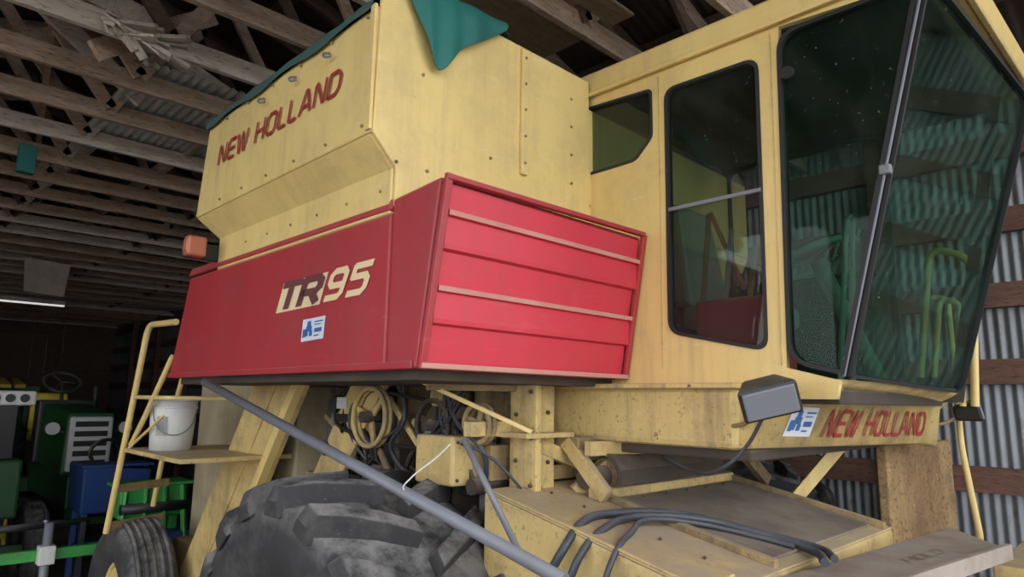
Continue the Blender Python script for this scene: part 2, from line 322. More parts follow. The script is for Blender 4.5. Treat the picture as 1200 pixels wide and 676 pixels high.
# ------------------------------------------------------------------ combine
H=empty('combine_harvester',(3,3,0))
XR=1.5
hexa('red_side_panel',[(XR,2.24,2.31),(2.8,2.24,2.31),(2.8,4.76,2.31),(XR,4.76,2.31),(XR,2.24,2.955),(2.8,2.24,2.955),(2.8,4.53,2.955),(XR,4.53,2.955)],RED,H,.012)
hexa('red_side_panel_lid',[(XR-.012,2.235,2.962),(2.8,2.235,2.962),(2.8,4.54,2.962),(XR-.012,4.54,2.962),(XR+.0,2.235,3.015),(2.8,2.235,3.015),(2.8,4.51,3.015),(XR+.0,4.51,3.015)],RED,H,.01)
hexa('red_corner_section',[(XR,2.03,2.31),(2.8,2.03,2.31),(2.8,2.232,2.31),(XR,2.232,2.31),(XR,1.915,3.035),(2.8,1.915,3.035),(2.8,2.232,3.01),(XR,2.232,3.01)],RED,H,.012)
beam('side_panel_bottom_lip',(XR-.004,2.05,2.325),(XR-.004,4.75,2.325),.012,.03,RED,H)
def fy(z): return 2.02+(1.89-2.02)*(z-2.31)/.73
prof=[(2.335,0),(2.475,0.0),(2.482,-.022),(2.50,-.022),(2.60,-.006),(2.603,-.026),(2.622,-.026),(2.628,0),(2.755,0),(2.762,-.022),(2.78,-.022),(2.885,-.006),(2.888,-.026),(2.907,-.026),(2.912,0),(3.01,0)]
vs=[];fs2=[];mi2=[]
for z,o in prof: vs+=[(1.53,fy(z)+o+.008,z),(2.775,fy(z)+o+.008,z)]
for i in range(len(prof)-1):
    fs2.append((2*i,2*i+1,2*i+3,2*i+2)); mi2.append(1 if i in (5,12) else 0)
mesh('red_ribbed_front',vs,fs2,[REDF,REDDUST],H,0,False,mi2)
for nm,a,b in [('rim_bottom',(1.5,fy(2.32)-.01,2.322),(2.8,fy(2.32)-.01,2.322)),('rim_top',(1.5,fy(3.03)-.01,3.025),(2.79,fy(3.03)-.01,3.04)),
               ('rim_left',(1.51,fy(2.31)-.01,2.31),(1.51,fy(3.04)-.01,3.04)),('rim_right',(2.79,fy(2.31)-.01,2.31),(2.79,fy(3.04)-.01,3.04))]:
    beam(nm,a,b,.03,.022,RED if nm!='rim_bottom' else REDDUST,H)
xt=XR-.002
mesh('number_decal_plate',[(xt,3.235,2.615),(xt,2.79,2.622),(xt,2.725,2.767),(xt,3.165,2.765)],[(0,1,2,3)],CREAM,H)
text('number_decal_letters','TR',[(xt,3.205,2.635),(xt,2.83,2.64),(xt,3.145,2.75),(xt,2.77,2.752)],.30,MAR,H,.25,.003)
text('number_decal_digits','95',[(xt,2.735,2.642),(xt,2.42,2.645),(xt,2.67,2.758),(xt,2.355,2.76)],.25,CREAM,H,.42,.003)
def sticker(nm,q,par):
    BL,BR,TL,TR=[Vector(v) for v in q]; n=(BR-BL).cross(TL-BL).normalized()
    f=lambda a,b,l:(BL*(1-a)+BR*a)*(1-b)+(TL*(1-a)+TR*a)*b+n*l
    mesh(nm,[f(0,0,.003),f(1,0,.003),f(1,1,.003),f(0,1,.003)],[(0,1,2,3)],STK,par)
    v=[];fc=[]
    for (a,b,c,d) in [(.10,.22,.30,.42),(.06,.18,.2,.55),(.2,.42,.46,.66),(.24,.66,.4,.88),(.36,.2,.5,.42),(.56,.78,.93,.84),(.56,.66,.85,.70),(.58,.34,.9,.52),(.58,.16,.8,.22)]:
        k=len(v); v+=[f(a,b,.005),f(c,b,.005),f(c,d,.005),f(a,d,.005)]; fc.append((k,k+1,k+2,k+3))
    mesh(nm+'_print',v,fc,STB,par)
sticker('dealer_sticker_side',[(XR,2.945,2.455),(XR,2.735,2.462),(XR,2.935,2.56),(XR,2.725,2.565)],H)
# grain tank
hexa('tank_upper_bin',[(1.38,2.24,3.27),(4.7,2.24,3.27),(4.7,4.18,3.27),(1.38,4.18,3.27),(1.385,2.24,3.84),(4.7,2.24,3.84),(4.7,4.09,3.84),(1.385,4.09,3.84)],YEL,H,.012)
hexa('tank_chamfer',[(1.50,2.245,3.14),(4.6,2.245,3.14),(4.6,4.08,3.14),(1.50,4.08,3.14),(1.385,2.245,3.268),(4.7,2.245,3.268),(4.7,4.17,3.268),(1.385,4.17,3.268)],YEL,H,.008)
box('tank_skirt',1.495,4.5,2.246,4.07,2.95,3.15,YEL,H,.008)
prism('tank_front_panel',[(1.385,2.225,3.27),(1.505,2.225,3.145),(1.505,2.225,2.98),(2.78,2.225,2.98),(2.78,2.225,3.99),(1.46,2.225,3.985),(1.395,2.225,3.86)],(0,.02,0),YEL,H,.006)
box('tank_front_seam',2.225,2.27,2.205,2.225,3.30,3.97,YEL,H,.004)
box('tank_side_seam',1.37,1.385,2.235,2.27,3.28,3.84,YEL,H,.003)
rivets('tank_rivets',[(1.375,2.3+i*.3,3.80) for i in range(6)]+[(1.375,2.3+i*.3,3.31) for i in range(6)]+[(1.494,2.32+i*.27,3.06) for i in range(6)]+
   [(1.5+.16*i,2.22,3.17) for i in range(8)]+[(2.62,2.22,3.35+.16*i) for i in range(4)]+[(2.247,2.203,3.36+.14*i) for i in range(5)]+[(1.62,2.22,3.6),(2.03,2.22,3.33)],.0085,YELD,H)
for i,yy in enumerate((2.62,2.95,3.3)):
    tube('tarp_hook_%d'%(i+1),[(1.38,yy,3.76),(1.35,yy,3.745),(1.345,yy-.02,3.72),(1.36,yy-.05,3.72)],.006,STEEL,H)
text('tank_maker_lettering','NEW HOLLAND',[(1.378,3.87,3.535),(1.378,2.515,3.53),(1.378,3.85,3.64),(1.378,2.49,3.635)],.165,REDTXT,H,.33,.004)
box('amber_lamp_body',1.29,1.40,3.99,4.07,3.0,3.12,ORG,H,.015); box('amber_lamp_bracket',1.3,1.52,4.07,4.10,3.0,3.1,SEAL,H)
box('amber_lamp_side',1.285,1.3,4.0,4.06,3.02,3.10,ORG,H,.01)
# ---- cab
Ms=planeM((2.83,0,0),(0,1,0),(0,0,1))
w_small=[(2.295,3.45),(2.295,3.86),(1.83,3.83),(1.83,3.56),(1.94,3.455)]
w_door=[(1.765,2.53),(1.755,3.80),(1.25,3.79),(1.27,2.42)]
s_glass=[(1.19,2.37),(1.16,3.87),(.58,3.87),(.965,2.315)]
outer=[(2.32,2.22),(2.32,3.93),(.52,3.93),(.555,3.86),(1.15,3.90),(1.195,2.35),(.985,2.295),(1.0,2.22)]
hs=rpoly(w_small,.03); hd=rpoly(w_door,.07)
panel('cab_side_wall',[Vector(p) for p in outer],[hs,hd],Ms,.03,YEL,H)
def window(nm,pts,rad,M4,par,glass,seal=.022):
    o=rpoly(pts,rad); i=rpoly(inset(pts,seal),[max(.004,r-seal*.5) for r in rad] if isinstance(rad,list) else max(.004,rad-seal*.5))
    panel(nm+'_seal',o,[i],M4,.045,SEAL,par); panel(nm+'_pane',rpoly(inset(pts,seal*.6),rad),[],M4,.006,glass,par)
window('cab_rear_quarter_window',w_small,.03,Ms,H,GLS,.014)
window('cab_door_window',w_door,.07,Ms,H,GLS,.016)
window('cab_side_glass',s_glass,[.12,.10,.006,.006],Ms,H,GLF,.018)
beam('door_window_rail',(2.81,1.745,3.15),(2.81,1.265,3.15),.012,.02,STEEL,H)
for i,(a,b) in enumerate([((2.813,1.80,2.36),(2.813,1.79,3.88)),((2.813,1.215,2.36),(2.813,1.19,3.88))]): beam('door_gap_%d'%(i+1),a,b,.004,.005,YELM,H,0)
BL=Vector((2.83,.965,2.31));BR=Vector((4.32,.895,2.27));TL=Vector((2.83,.565,3.90));TR=Vector((4.52,.54,3.925))
Mf=planeM(BL,BR-BL,TL-BL); MI=Mf.inverted()
wq=[(MI@q).to_2d() for q in (BL,BR,TR,TL)]
window('cab_windshield',wq,[.006,.12,.12,.006],Mf,H,GLF,.014)
beam('windshield_corner_strip',(2.815,.968,2.31),(2.815,.555,3.92),.008,.012,STEEL,H)
box('glass_clamp',2.797,2.83,.737,.780,3.10,3.14,STEEL,H)
cyl('mirror_mount',(2.80,1.12,3.66),(2.83,1.12,3.66),.03,SEAL,H,12)
Mr=planeM((4.42,0,0),(0,1,0),(0,0,1))
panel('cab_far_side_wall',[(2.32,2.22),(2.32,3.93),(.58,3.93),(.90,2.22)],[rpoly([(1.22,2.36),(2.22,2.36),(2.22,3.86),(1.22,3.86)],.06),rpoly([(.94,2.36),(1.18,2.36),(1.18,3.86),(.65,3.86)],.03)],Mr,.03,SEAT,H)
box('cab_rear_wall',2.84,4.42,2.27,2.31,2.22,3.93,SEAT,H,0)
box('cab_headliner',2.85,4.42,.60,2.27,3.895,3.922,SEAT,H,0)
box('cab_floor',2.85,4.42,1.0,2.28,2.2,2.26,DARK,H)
hexa('cab_roof',[(2.80,.515,3.925),(4.58,.475,3.945),(4.58,2.36,3.925),(2.80,2.36,3.925),(2.80,.46,4.045),(4.58,.42,4.065),(4.58,2.36,4.06),(2.80,2.36,4.06)],YEL,H,.02)
beam('roof_drip_rail',(2.79,.5,3.915),(2.79,2.36,3.915),.02,.022,YEL,H)
beam('roof_front_lip',(2.79,.495,3.93),(4.58,.455,3.95),.025,.03,YELM,H)
box('seat_cushion',3.4,3.9,1.55,2.05,2.62,2.75,GREY,H,.04); hexa('seat_back',[(3.4,1.98,2.75),(3.9,1.98,2.75),(3.9,2.1,2.75),(3.4,2.1,2.75),(3.45,2.08,3.4),(3.85,2.08,3.4),(3.85,2.18,3.4),(3.45,2.18,3.4)],GREY,H,.03)
box('seat_base',3.5,3.8,1.65,1.95,2.26,2.62,BLK,H)
cyl('steering_column',(3.6,1.05,2.26),(3.6,1.33,2.95),.04,GREY,H)
c=Vector((3.6,1.34,2.97)); ax=Vector((0,.37,.93)); s=Vector((1,0,0)); t=ax.cross(s)
tube('steering_wheel',[c+(s*math.cos(a*math.pi/8)+t*math.sin(a*math.pi/8))*.21 for a in range(16)],.018,GREY,H,True,True)
for k in range(3): cyl('steering_spoke_%d'%(k+1),c,c+(s*math.cos(k*2.09)+t*math.sin(k*2.09))*.2,.012,GREY,H)
box('control_console',4.0,4.35,1.2,2.1,2.26,2.95,SEAT,H,.02)
for k in range(4): cyl('control_lever_%d'%(k+1),(4.06+.07*k,1.35+.08*k,2.95),(4.04+.07*k,1.25+.08*k,3.2),.01,GREY,H,8)
tube('cab_orange_hose',[(3.0,1.62,3.15),(3.02,1.55,2.95),(3.05,1.48,2.75)],.012,ORG,H)
for k in range(4): cyl('door_lever_%d'%(k+1),(3.0,1.72-.11*k,2.3),(3.02,1.64-.12*k,3.15-.1*k),.014,GREY if k%2 else YELD,H,8)
box('door_side_box',2.95,3.2,1.3,1.7,2.26,2.7,RED,H,.02)
tube('cab_grab_rail',bent([(3.0,1.05,2.26),(3.0,.98,3.0),(3.15,1.0,3.05),(3.15,1.05,2.26)],.06),.012,GREY,H,False)
# platform below cab
box('platform_beam',2.72,4.5,1.38,2.66,2.0,2.275,YELM,H,.03)
box('platform_ledge',2.66,2.86,1.36,2.66,2.262,2.285,YELM,H,.005)
cols=[((2.725,1.46),(2.84,1.20)),((2.735,1.385),(2.835,1.06)),((2.79,1.335),(2.84,.985)),((2.9,1.31),(2.95,.968)),((4.5,1.125),(4.32,.885)),((4.68,1.11),(4.42,.91)),((4.73,1.16),(4.46,1.0))]
vs=[];fs2=[]
for i,(b,tp) in enumerate(cols):
    k=0 if i<3 else (i-3)/3; zb=2.0-.06*min(1,k*1.2); zm=2.2-.03*k; zt=2.30-.035*k
    m=Vector(b)*.75+Vector(tp)*.25
    for (q,z) in ((Vector(b)+Vector((.05,.06)),zb-.0),(b,zb+.012),(m,zm),(Vector(b)*.25+Vector(tp)*.75,zt-.035),(tp,zt),(Vector(tp)+Vector((.04,.08)),zt+.004)): vs.append((q[0],q[1],z))
n=6
for i in range(len(cols)-1):
    for j in range(n-1): fs2.append((i*n+j,i*n+n+j,i*n+n+j+1,i*n+j+1))
mesh('front_apron',vs,fs2,YELM,H,0,True)
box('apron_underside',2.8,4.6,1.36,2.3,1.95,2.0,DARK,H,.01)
def apr(a,b):
    b0=Vector((2.9,1.31));b1=Vector((4.5,1.125)); t0=Vector((2.95,.968));t1=Vector((4.32,.885))
    lo=b0.lerp(b1,a); hi=t0.lerp(t1,a); m=lo*.75+hi*.25; k=a/3; zb=2.012-.06*min(1,k*1.2); zm=2.2-.03*k
    q=lo.lerp(m,b); return Vector((q.x,q.y,zb+(zm-zb)*b))
text('apron_maker_lettering','NEW HOLLAND',[apr(.235,.26),apr(.96,.26),apr(.25,.86),apr(.955,.84)],.165,REDTXT,H,.33,.006)
sticker('dealer_sticker_front',[apr(.02,.26),apr(.165,.24),apr(.02,.95),apr(.165,.93)],H)
rivets('apron_bolts',[apr(.2,1.15)+Vector((0,-.03,0)),apr(.5,1.15)+Vector((0,-.03,0)),apr(.8,1.15)+Vector((0,-.03,0))],.012,DARK,H)
def lamp(nm,c,s,yaw,mount,tilt=-12,roll=-8):
    c=Vector(c); R=Matrix.Rotation(yaw,3,'Z')@Matrix.Rotation(math.radians(tilt),3,'X')@Matrix.Rotation(math.radians(roll),3,'Y')
    w,h,d=.10*s,.062*s,.07*s
    f=[(-w,-d,-h),(w,-d,-h),(w*.6,d,-h*.6),(-w*.6,d,-h*.6),(-w,-d,h),(w,-d,h),(w*.6,d,h*.6),(-w*.6,d,h*.6)]
    hexa(nm+'_housing',[c+R@Vector(p) for p in f],BLK,H,.015)
    f=[(-w*.86,-d-.006,-h*.8),(w*.86,-d-.006,-h*.8),(w*.86,-d+.01,-h*.8),(-w*.86,-d+.01,-h*.8),(-w*.86,-d-.006,h*.8),(w*.86,-d-.006,h*.8),(w*.86,-d+.01,h*.8),(-w*.86,-d+.01,h*.8)]
    hexa(nm+'_lens',[c+R@Vector(p) for p in f],STEEL,H,.006)
    tube(nm+'_bracket',bent([mount,(c+Vector(mount))/2+Vector((0,0,-.05)),c+Vector((0,.03,-.02))]),.01,YELD,H)
lamp('work_lamp_near',(2.57,1.18,2.235),1.15,math.radians(-52),(2.74,1.42,2.1),24,-16)
lamp('work_lamp_far',(4.84,.97,2.17),1.0,math.radians(10),(4.6,1.2,2.1))
tube('lamp_cable',[(2.62,1.2,2.18),(2.62,1.3,2.02),(2.6,1.4,1.93),(2.72,1.6,1.9),(2.9,1.9,1.95)],.008,HOSE,H)
# ---- lower body
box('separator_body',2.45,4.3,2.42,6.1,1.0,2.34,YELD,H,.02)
box('rear_side_panel',2.2,2.5,4.3,6.1,1.0,2.34,BEI,H,.02)
box('rear_hood',2.3,4.6,4.3,6.1,2.3,3.2,BEI,H,.03)
prism('side_leg_wide',[(2.0,4.55,2.31),(2.0,3.82,2.31),(2.0,4.95,.75),(2.0,5.85,.6)],(.04,0,0),YELM,H)
prism('side_leg_flange',[(1.95,3.90,2.31),(1.95,3.82,2.31),(1.95,4.95,.75),(1.95,5.03,.75)],(.06,0,0),YEL,H)
prism('side_leg_rib',[(1.985,4.22,2.31),(1.985,4.19,2.31),(1.985,5.38,.68),(1.985,5.42,.68)],(.02,0,0),YELM,H)
prism('side_leg_front',[(2.2,3.62,2.31),(2.2,3.25,2.31),(2.2,4.0,1.35),(2.2,4.3,1.35)],(.04,0,0),YELM,H)
mesh('warning_label',[(2.19,3.78,2.2),(2.19,3.66,2.2),(2.19,3.66,2.13),(2.19,3.78,2.13)],[(0,1,2,3)],WHT,H)
mesh('warning_label_black',[(2.188,3.80,2.10),(2.188,3.64,2.10),(2.188,3.64,2.05),(2.188,3.80,2.05)],[(0,1,2,3)],BLK,H)
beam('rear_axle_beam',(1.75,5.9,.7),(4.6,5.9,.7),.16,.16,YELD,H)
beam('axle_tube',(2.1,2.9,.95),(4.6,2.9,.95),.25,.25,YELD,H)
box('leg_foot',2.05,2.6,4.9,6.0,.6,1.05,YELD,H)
box('support_column',2.40,2.56,2.28,2.36,1.5,2.32,YELM,H,.01)
box('support_column_flange',2.36,2.40,2.22,2.40,1.5,2.32,YELM,H,.006)
box('column_cap_plate',2.28,2.62,2.2,2.42,2.02,2.045,YELM,H,.004)
rivets('column_bolts',[(2.352,2.25+.1*(k%2),1.8+.11*k) for k in range(5)]+[(2.44+.06*(k%2),2.27,1.78+.12*k) for k in range(5)],.012,DARK,H)
box('side_box_cover',2.12,2.42,2.55,2.85,1.78,2.02,YELM,H,.015)
rivets('cover_bolts',[(2.15+.24*a,2.545,1.81+.18*b) for a in (0,1) for b in (0,1)]+[(2.27,2.545,1.9)],.01,DARK,H)
beam('cross_member',(2.1,2.42,2.06),(2.46,2.42,2.06),.06,.07,YELM,H)
beam('cross_member_upper',(2.0,2.62,2.27),(2.46,2.32,2.27),.05,.06,YELD,H)
beam('brace_rod',(1.98,2.66,2.29),(2.33,2.22,2.05),.022,.022,YEL,H)
for i,(a,b) in enumerate([((2.45,2.3,1.98),(2.9,2.3,1.84)),((2.5,2.34,1.84),(3.1,2.34,1.84)),((2.9,2.05,1.98),(2.62,2.2,1.75)),((3.4,2.1,1.98),(3.7,2.1,1.8)),((2.6,2.1,1.97),(3.3,2.0,1.97)),((3.9,2.0,1.97),(4.2,1.95,1.72)),((2.62,2.25,2.0),(2.62,2.0,1.75)),((3.1,2.2,1.9),(3.15,1.95,1.98))]):
    beam('frame_bracket_%d'%(i+1),a,b,.05,.07,YELD if i%2 else YELM,H)
cyl('intake_shaft',(2.6,2.12,1.83),(4.3,2.12,1.83),.055,DARK,H)
cyl('intake_shaft_collar',(2.75,2.12,1.83),(2.85,2.12,1.83),.085,YELD,H)
cyl('intake_shaft_upper',(2.6,2.2,1.93),(4.3,2.2,1.93),.03,YELD,H)
box('intake_shroud',2.6,4.4,2.16,2.44,1.95,2.02,YELD,H)
prism('intake_curved_shield',[(2.7,2.10,1.96),(2.7,2.02,1.93),(2.7,1.98,1.87),(2.7,1.97,1.80),(2.7,1.99,1.80),(2.7,2.0,1.87),(2.7,2.04,1.92),(2.7,2.11,1.94)],(1.0,0,0),DARK,H,0)
rivets('shroud_bolts',[(2.75+.17*k,2.15,1.985) for k in range(9)],.013,DARK,H)
for i in range(22):
    y=2.45+i*.085; z0=1.5+random.uniform(0,.4); box('side_bracket_%d'%(i+1),2.28+.05*(i%3),2.46,y,y+random.uniform(.015,.08),z0,z0+random.uniform(.1,.5),random.choice((YELD,DARK,YELD,DARK,STEEL)),H,.004)
for i in range(13):
    y=2.45+random.uniform(0,1.5); z=random.uniform(1.72,2.27); cyl('side_shaft_end_%d'%(i+1),(2.20,y,z),(2.45,y,z),random.uniform(.015,.055),random.choice((DARK,YELD,STEEL)),H,14)
for i in range(6):
    y=2.5+.24*i; beam('side_link_%d'%(i+1),(2.24,y,1.75+.1*(i%3)),(2.24,y+.3,2.2-.12*(i%2)),.02,.035,random.choice((YELD,DARK,YELM)),H)
def pulley(nm,y,z,x,r,mat,sp=5):
    cyl(nm+'_hub',(x-.05,y,z),(x+.12,y,z),r*.2,DARK,H,16)
    for dx in (0,.035):
        tube(nm+'_rim_%d'%(dx>0),[(x+dx,y+r*math.cos(k*math.pi/8),z+r*math.sin(k*math.pi/8)) for k in range(16)],.014,mat,H,True,True)
    for k in range(sp):
        a=k*2*math.pi/sp+.3; beam(nm+'_spoke_%d'%(k+1),(x+.018,y,z),(x+.018,y+r*math.cos(a),z+r*math.sin(a)),.02,.035,mat,H)
pulley('drive_pulley',3.36,2.09,2.16,.165,YELM,3)
pulley('idler_pulley',2.82,2.06,2.2,.13,DARK,5)
pulley('fan_pulley',2.98,1.75,2.3,.2,DARK,5)
pulley('rear_pulley',3.75,1.85,2.3,.2,DARK,4)
pulley('column_pulley',2.47,2.08,2.2,.09,YELD,4)
def belt(nm,y1,z1,r1,y2,z2,r2,x,mat=SEAL):
    d=Vector((y2-y1,z2-z1)); L=d.length; u=d/L; nn=Vector((-u.y,u.x)); a0=math.atan2(nn.y,nn.x); pts=[]
    for k in range(9): a=a0+k*math.pi/8; pts.append((x,y1+r1*math.cos(a),z1+r1*math.sin(a)))
    for k in range(9): a=a0+math.pi+k*math.pi/8; pts.append((x,y2+r2*math.cos(a),z2+r2*math.sin(a)))
    tube(nm,pts,.011,mat,H,False,True)
belt('drive_belt',3.36,2.09,.15,2.82,2.06,.125,2.21)
belt('rear_belt',3.75,1.85,.21,3.36,2.09,.14,2.25)
for i in range(10):
    y=random.uniform(2.5,3.9); tube('hydraulic_line_%d'%(i+1),[(2.25,y,2.3),(2.2,y+random.uniform(-.2,.2),2.1),(2.22,y+random.uniform(-.4,.4),1.9),(2.4,y+random.uniform(-.5,.5),1.7)],random.choice((.007,.010,.013)),random.choice((HOSE,DARK,SEAL)),H)
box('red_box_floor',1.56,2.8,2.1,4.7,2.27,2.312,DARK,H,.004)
# ---- feeder house
F_=lambda x,y,d=0:(x,y,1.55+.2*(y-1.15)+d)
def slab(nm,x0,x1,y0,y1,d0,d1,mat,b=.006): return hexa(nm,[F_(x0,y0,d0),F_(x1,y0,d0),F_(x1,y1,d0),F_(x0,y1,d0),F_(x0,y0,d1),F_(x1,y0,d1),F_(x1,y1,d1),F_(x0,y1,d1)],mat,H,b)
slab('feeder_house_body',2.15,4.05,1.2,2.35,-.55,-.01,YELM,.012)
slab('feeder_top_skin',2.15,4.05,1.2,2.35,-.009,.0,YELM,.004)
slab('feeder_deck_plate',2.72,3.9,1.26,2.02,.002,.014,DUSTPL,.003)
slab('feeder_edge_angle_near',2.66,2.70,1.22,2.1,0,.03,YELD,.003)
slab('feeder_edge_angle_far',3.92,3.96,1.2,2.1,0,.035,YELD,.003)
slab('feeder_rear_bar',2.6,3.95,2.04,2.1,0,.05,YELM,.006)
slab('feeder_near_lap',2.15,2.40,1.25,2.3,.001,.012,YELM,.003)
rivets('feeder_bolts',[F_(2.45,1.4+.2*k,.006) for k in range(5)]+[F_(2.9+.2*k,1.98,.018) for k in range(5)],.008,DARK,H)
hexa('feeder_front_plate',[(2.4,1.10,1.495),(4.45,.98,1.495),(4.42,1.06,1.51),(2.4,1.25,1.51),(2.4,.92,1.55),(3.95,.70,1.55),(4.36,1.00,1.55),(2.4,1.20,1.55)],GALV,H,.006)
beam('feeder_front_lip',(2.4,.90,1.535),(3.95,.68,1.535),.03,.07,GALV,H)
text('plate_marking','HOLD',[(3.25,.90,1.552),(3.6,.855,1.552),(3.3,.95,1.552),(3.65,.905,1.552)],.13,YELD,H,.3,.001)
box('header_mount_far',4.2,5.2,.55,.8,1.2,1.42,YELM,H,.01)
beam('feeder_strut',(4.1,1.75,1.62),(4.25,1.5,1.97),.05,.07,YEL,H)
hexa('far_leg_plate',[(4.45,1.32,1.15),(5.42,1.20,1.15),(5.42,1.26,1.15),(4.45,1.38,1.15),(4.45,1.32,1.97),(5.42,1.20,1.97),(5.42,1.26,1.97),(4.45,1.38,1.97)],RUST,H,.01)
tube('hydraulic_hose',[(2.06,1.95,1.38),(2.07,1.87,1.52),(2.10,1.82,1.62),(2.22,1.83,1.70),(2.44,1.84,1.715),(2.79,1.70,1.69),(2.94,1.45,1.635),(2.98,1.2,1.59),(2.8,1.08,1.59)],.018,HOSE,H)
tube('hydraulic_hose.001',[(2.06,1.86,1.34),(2.07,1.78,1.49),(2.12,1.74,1.62),(2.25,1.74,1.685),(2.5,1.76,1.705),(2.83,1.62,1.675),(2.99,1.40,1.625),(3.05,1.2,1.59),(2.9,1.08,1.59)],.016,HOSE,H)
tube('hydraulic_hose.002',[(2.06,1.68,1.28),(2.07,1.62,1.48),(2.15,1.60,1.64),(2.3,1.64,1.68),(2.5,1.70,1.70),(2.75,1.60,1.67),(2.90,1.40,1.625),(2.95,1.26,1.60)],.012,HOSE,H)
# ---- tyres
def tyre(nm,xc,yc,R,W,rim,N,par,lugs=True,lh=.055,lw=1.0):
    h=W/2; pr=[(-h*.55,rim),(-h*.92,rim+.05),(-h,rim+(R-rim)*.45),(-h*.97,rim+(R-rim)*.75),(-h*.82,R-lh-.02),(-h*.45,R-lh+.004),(0,R-lh+.012),(h*.45,R-lh+.004),(h*.82,R-lh-.02),(h*.97,rim+(R-rim)*.75),(h,rim+(R-rim)*.45),(h*.92,rim+.05),(h*.55,rim)]
    K=72; vs=[];fs=[];n=len(pr)
    for k in range(K):
        a=k*2*math.pi/K
        for (x,r) in pr: vs.append((xc+x,yc+r*math.cos(a),R+r*math.sin(a)))
    for k in range(K):
        for j in range(n-1):
            k2=(k+1)%K; fs.append((k*n+j,k2*n+j,k2*n+j+1,k*n+j+1))
    mesh(nm+'_carcass',vs,fs,RUB,par,0,True)
    if lugs:
        vs=[];fs=[]
        for side in (-1,1):
            for k in range(N):
                a0=(k+(.5 if side>0 else 0))*2*math.pi/N
                for j,(u,ro,ri) in enumerate([(.02,R,R-lh-.02),(.35,R,R-lh-.02),(.7,R-.008,R-lh-.04),(.96,R-.03,R-lh-.07),(1.03,R-.10,R-.17)]):
                    x=side*h*u; a=a0-.30*u*.9; dt=lw*(.030+.012*u)/R*1.2
                    for (rr,sg) in ((ri,-1.25),(ro,-.8),(ro,.8),(ri,1.25)):
                        vs.append((xc+x,yc+rr*math.cos(a+sg*dt),R+rr*math.sin(a+sg*dt)))
                b=len(vs)-20
                for j in range(4):
                    for q in range(4):
                        q2=(q+1)%4; fs.append((b+j*4+q,b+j*4+4+q,b+j*4+4+q2,b+j*4+q2))
                fs.append((b,b+1,b+2,b+3)); fs.append((b+19,b+18,b+17,b+16))
        mesh(nm+'_lugs',vs,fs,RUB,par,.008)
    else:
        for i,x in enumerate((-h*.6,-h*.3,0,h*.3,h*.6)):
            tube(nm+'_rib_%d'%(i+1),[(xc+x,yc+(R-lh)*math.cos(k*math.pi/16),R+(R-lh)*math.sin(k*math.pi/16)) for k in range(32)],W*.055,RUB,par,True,True)
def rimdisc(nm,xc,yc,R,W,rim,mat,par,s=-1):
    cyl(nm+'_disc',(xc-.05,yc,R),(xc+.05,yc,R),rim*1.0,mat,par,40); cyl(nm+'_hub',(xc+s*.14,yc,R),(xc,yc,R),rim*.3,mat,par,24)
    tube(nm+'_flange',[(xc+s*W*.27,yc+rim*math.cos(k*math.pi/16),R+rim*math.sin(k*math.pi/16)) for k in range(32)],.02,mat,par,True,True)
    cyl(nm+'_barrel',(xc-W*.27,yc,R),(xc+W*.27,yc,R),rim*.985,mat,par,40)
tyre('front_tyre',1.84,2.95,.92,.84,.42,17,H,True,.09,1.35); rimdisc('front_rim',1.84,2.95,.92,.84,.42,YEL,H)
tyre('front_tyre_far',4.72,2.4,.91,.64,.42,17,H,True,.085,1.25); rimdisc('front_rim_far',4.72,2.4,.91,.64,.42,YEL,H,1)
tyre('rear_tyre',1.74,5.9,.62,.36,.3,0,H,False,.02); rimdisc('rear_rim',1.74,5.9,.62,.36,.3,YEL,H)
# ---- rear ladder & rail
tube('rear_handrail',bent([(1.5,4.72,2.68),(1.5,5.30,2.70),(1.5,5.54,1.96),(1.5,5.80,1.18)],.1),.022,YEL,H,False)
tube('rear_handrail_inner',bent([(1.9,5.0,2.68),(1.9,5.5,2.68),(1.9,5.9,1.96),(1.9,6.1,1.3)],.1),.02,YEL,H,False)
tube('rear_rail_brace',bent([(1.5,4.72,2.45),(1.5,5.2,2.02),(1.5,5.42,1.84)],.05),.018,YEL,H,False)
box('rear_step_platform',1.48,2.2,4.35,5.5,1.785,1.815,YELM,H,.004)
tube('bucket_hoop_rail',bent([(1.5,5.45,2.18),(1.5,4.75,2.18),(1.95,4.75,2.18)],.05),.014,YEL,H,False)
beam('platform_strut',(1.5,5.5,1.8),(1.52,4.85,2.06),.016,.016,YEL,H)
for i,z in enumerate((1.5,1.22)): beam('ladder_rung_%d'%(i+1),(1.5,5.72+.09*i,z),(1.95,5.95+.05*i,z),.03,.06,YELD,H)
# right handrails
tube('far_handrail',bent([(5.0,1.2,2.9),(5.0,1.05,2.9),(5.0,1.05,1.95),(5.05,1.0,1.35),(5.05,1.2,1.25)],.08),.018,YEL,H,False)
tube('far_door_rail',bent([(4.7,1.19,2.2),(4.7,1.06,3.18),(4.7,.84,3.08),(4.7,.90,2.2)],.14),.022,YEL,H,False)
tube('far_door_rail_inner',bent([(4.7,1.12,2.2),(4.7,1.03,2.85),(4.7,.93,2.82),(4.7,.96,2.2)],.08),.018,YEL,H,False)

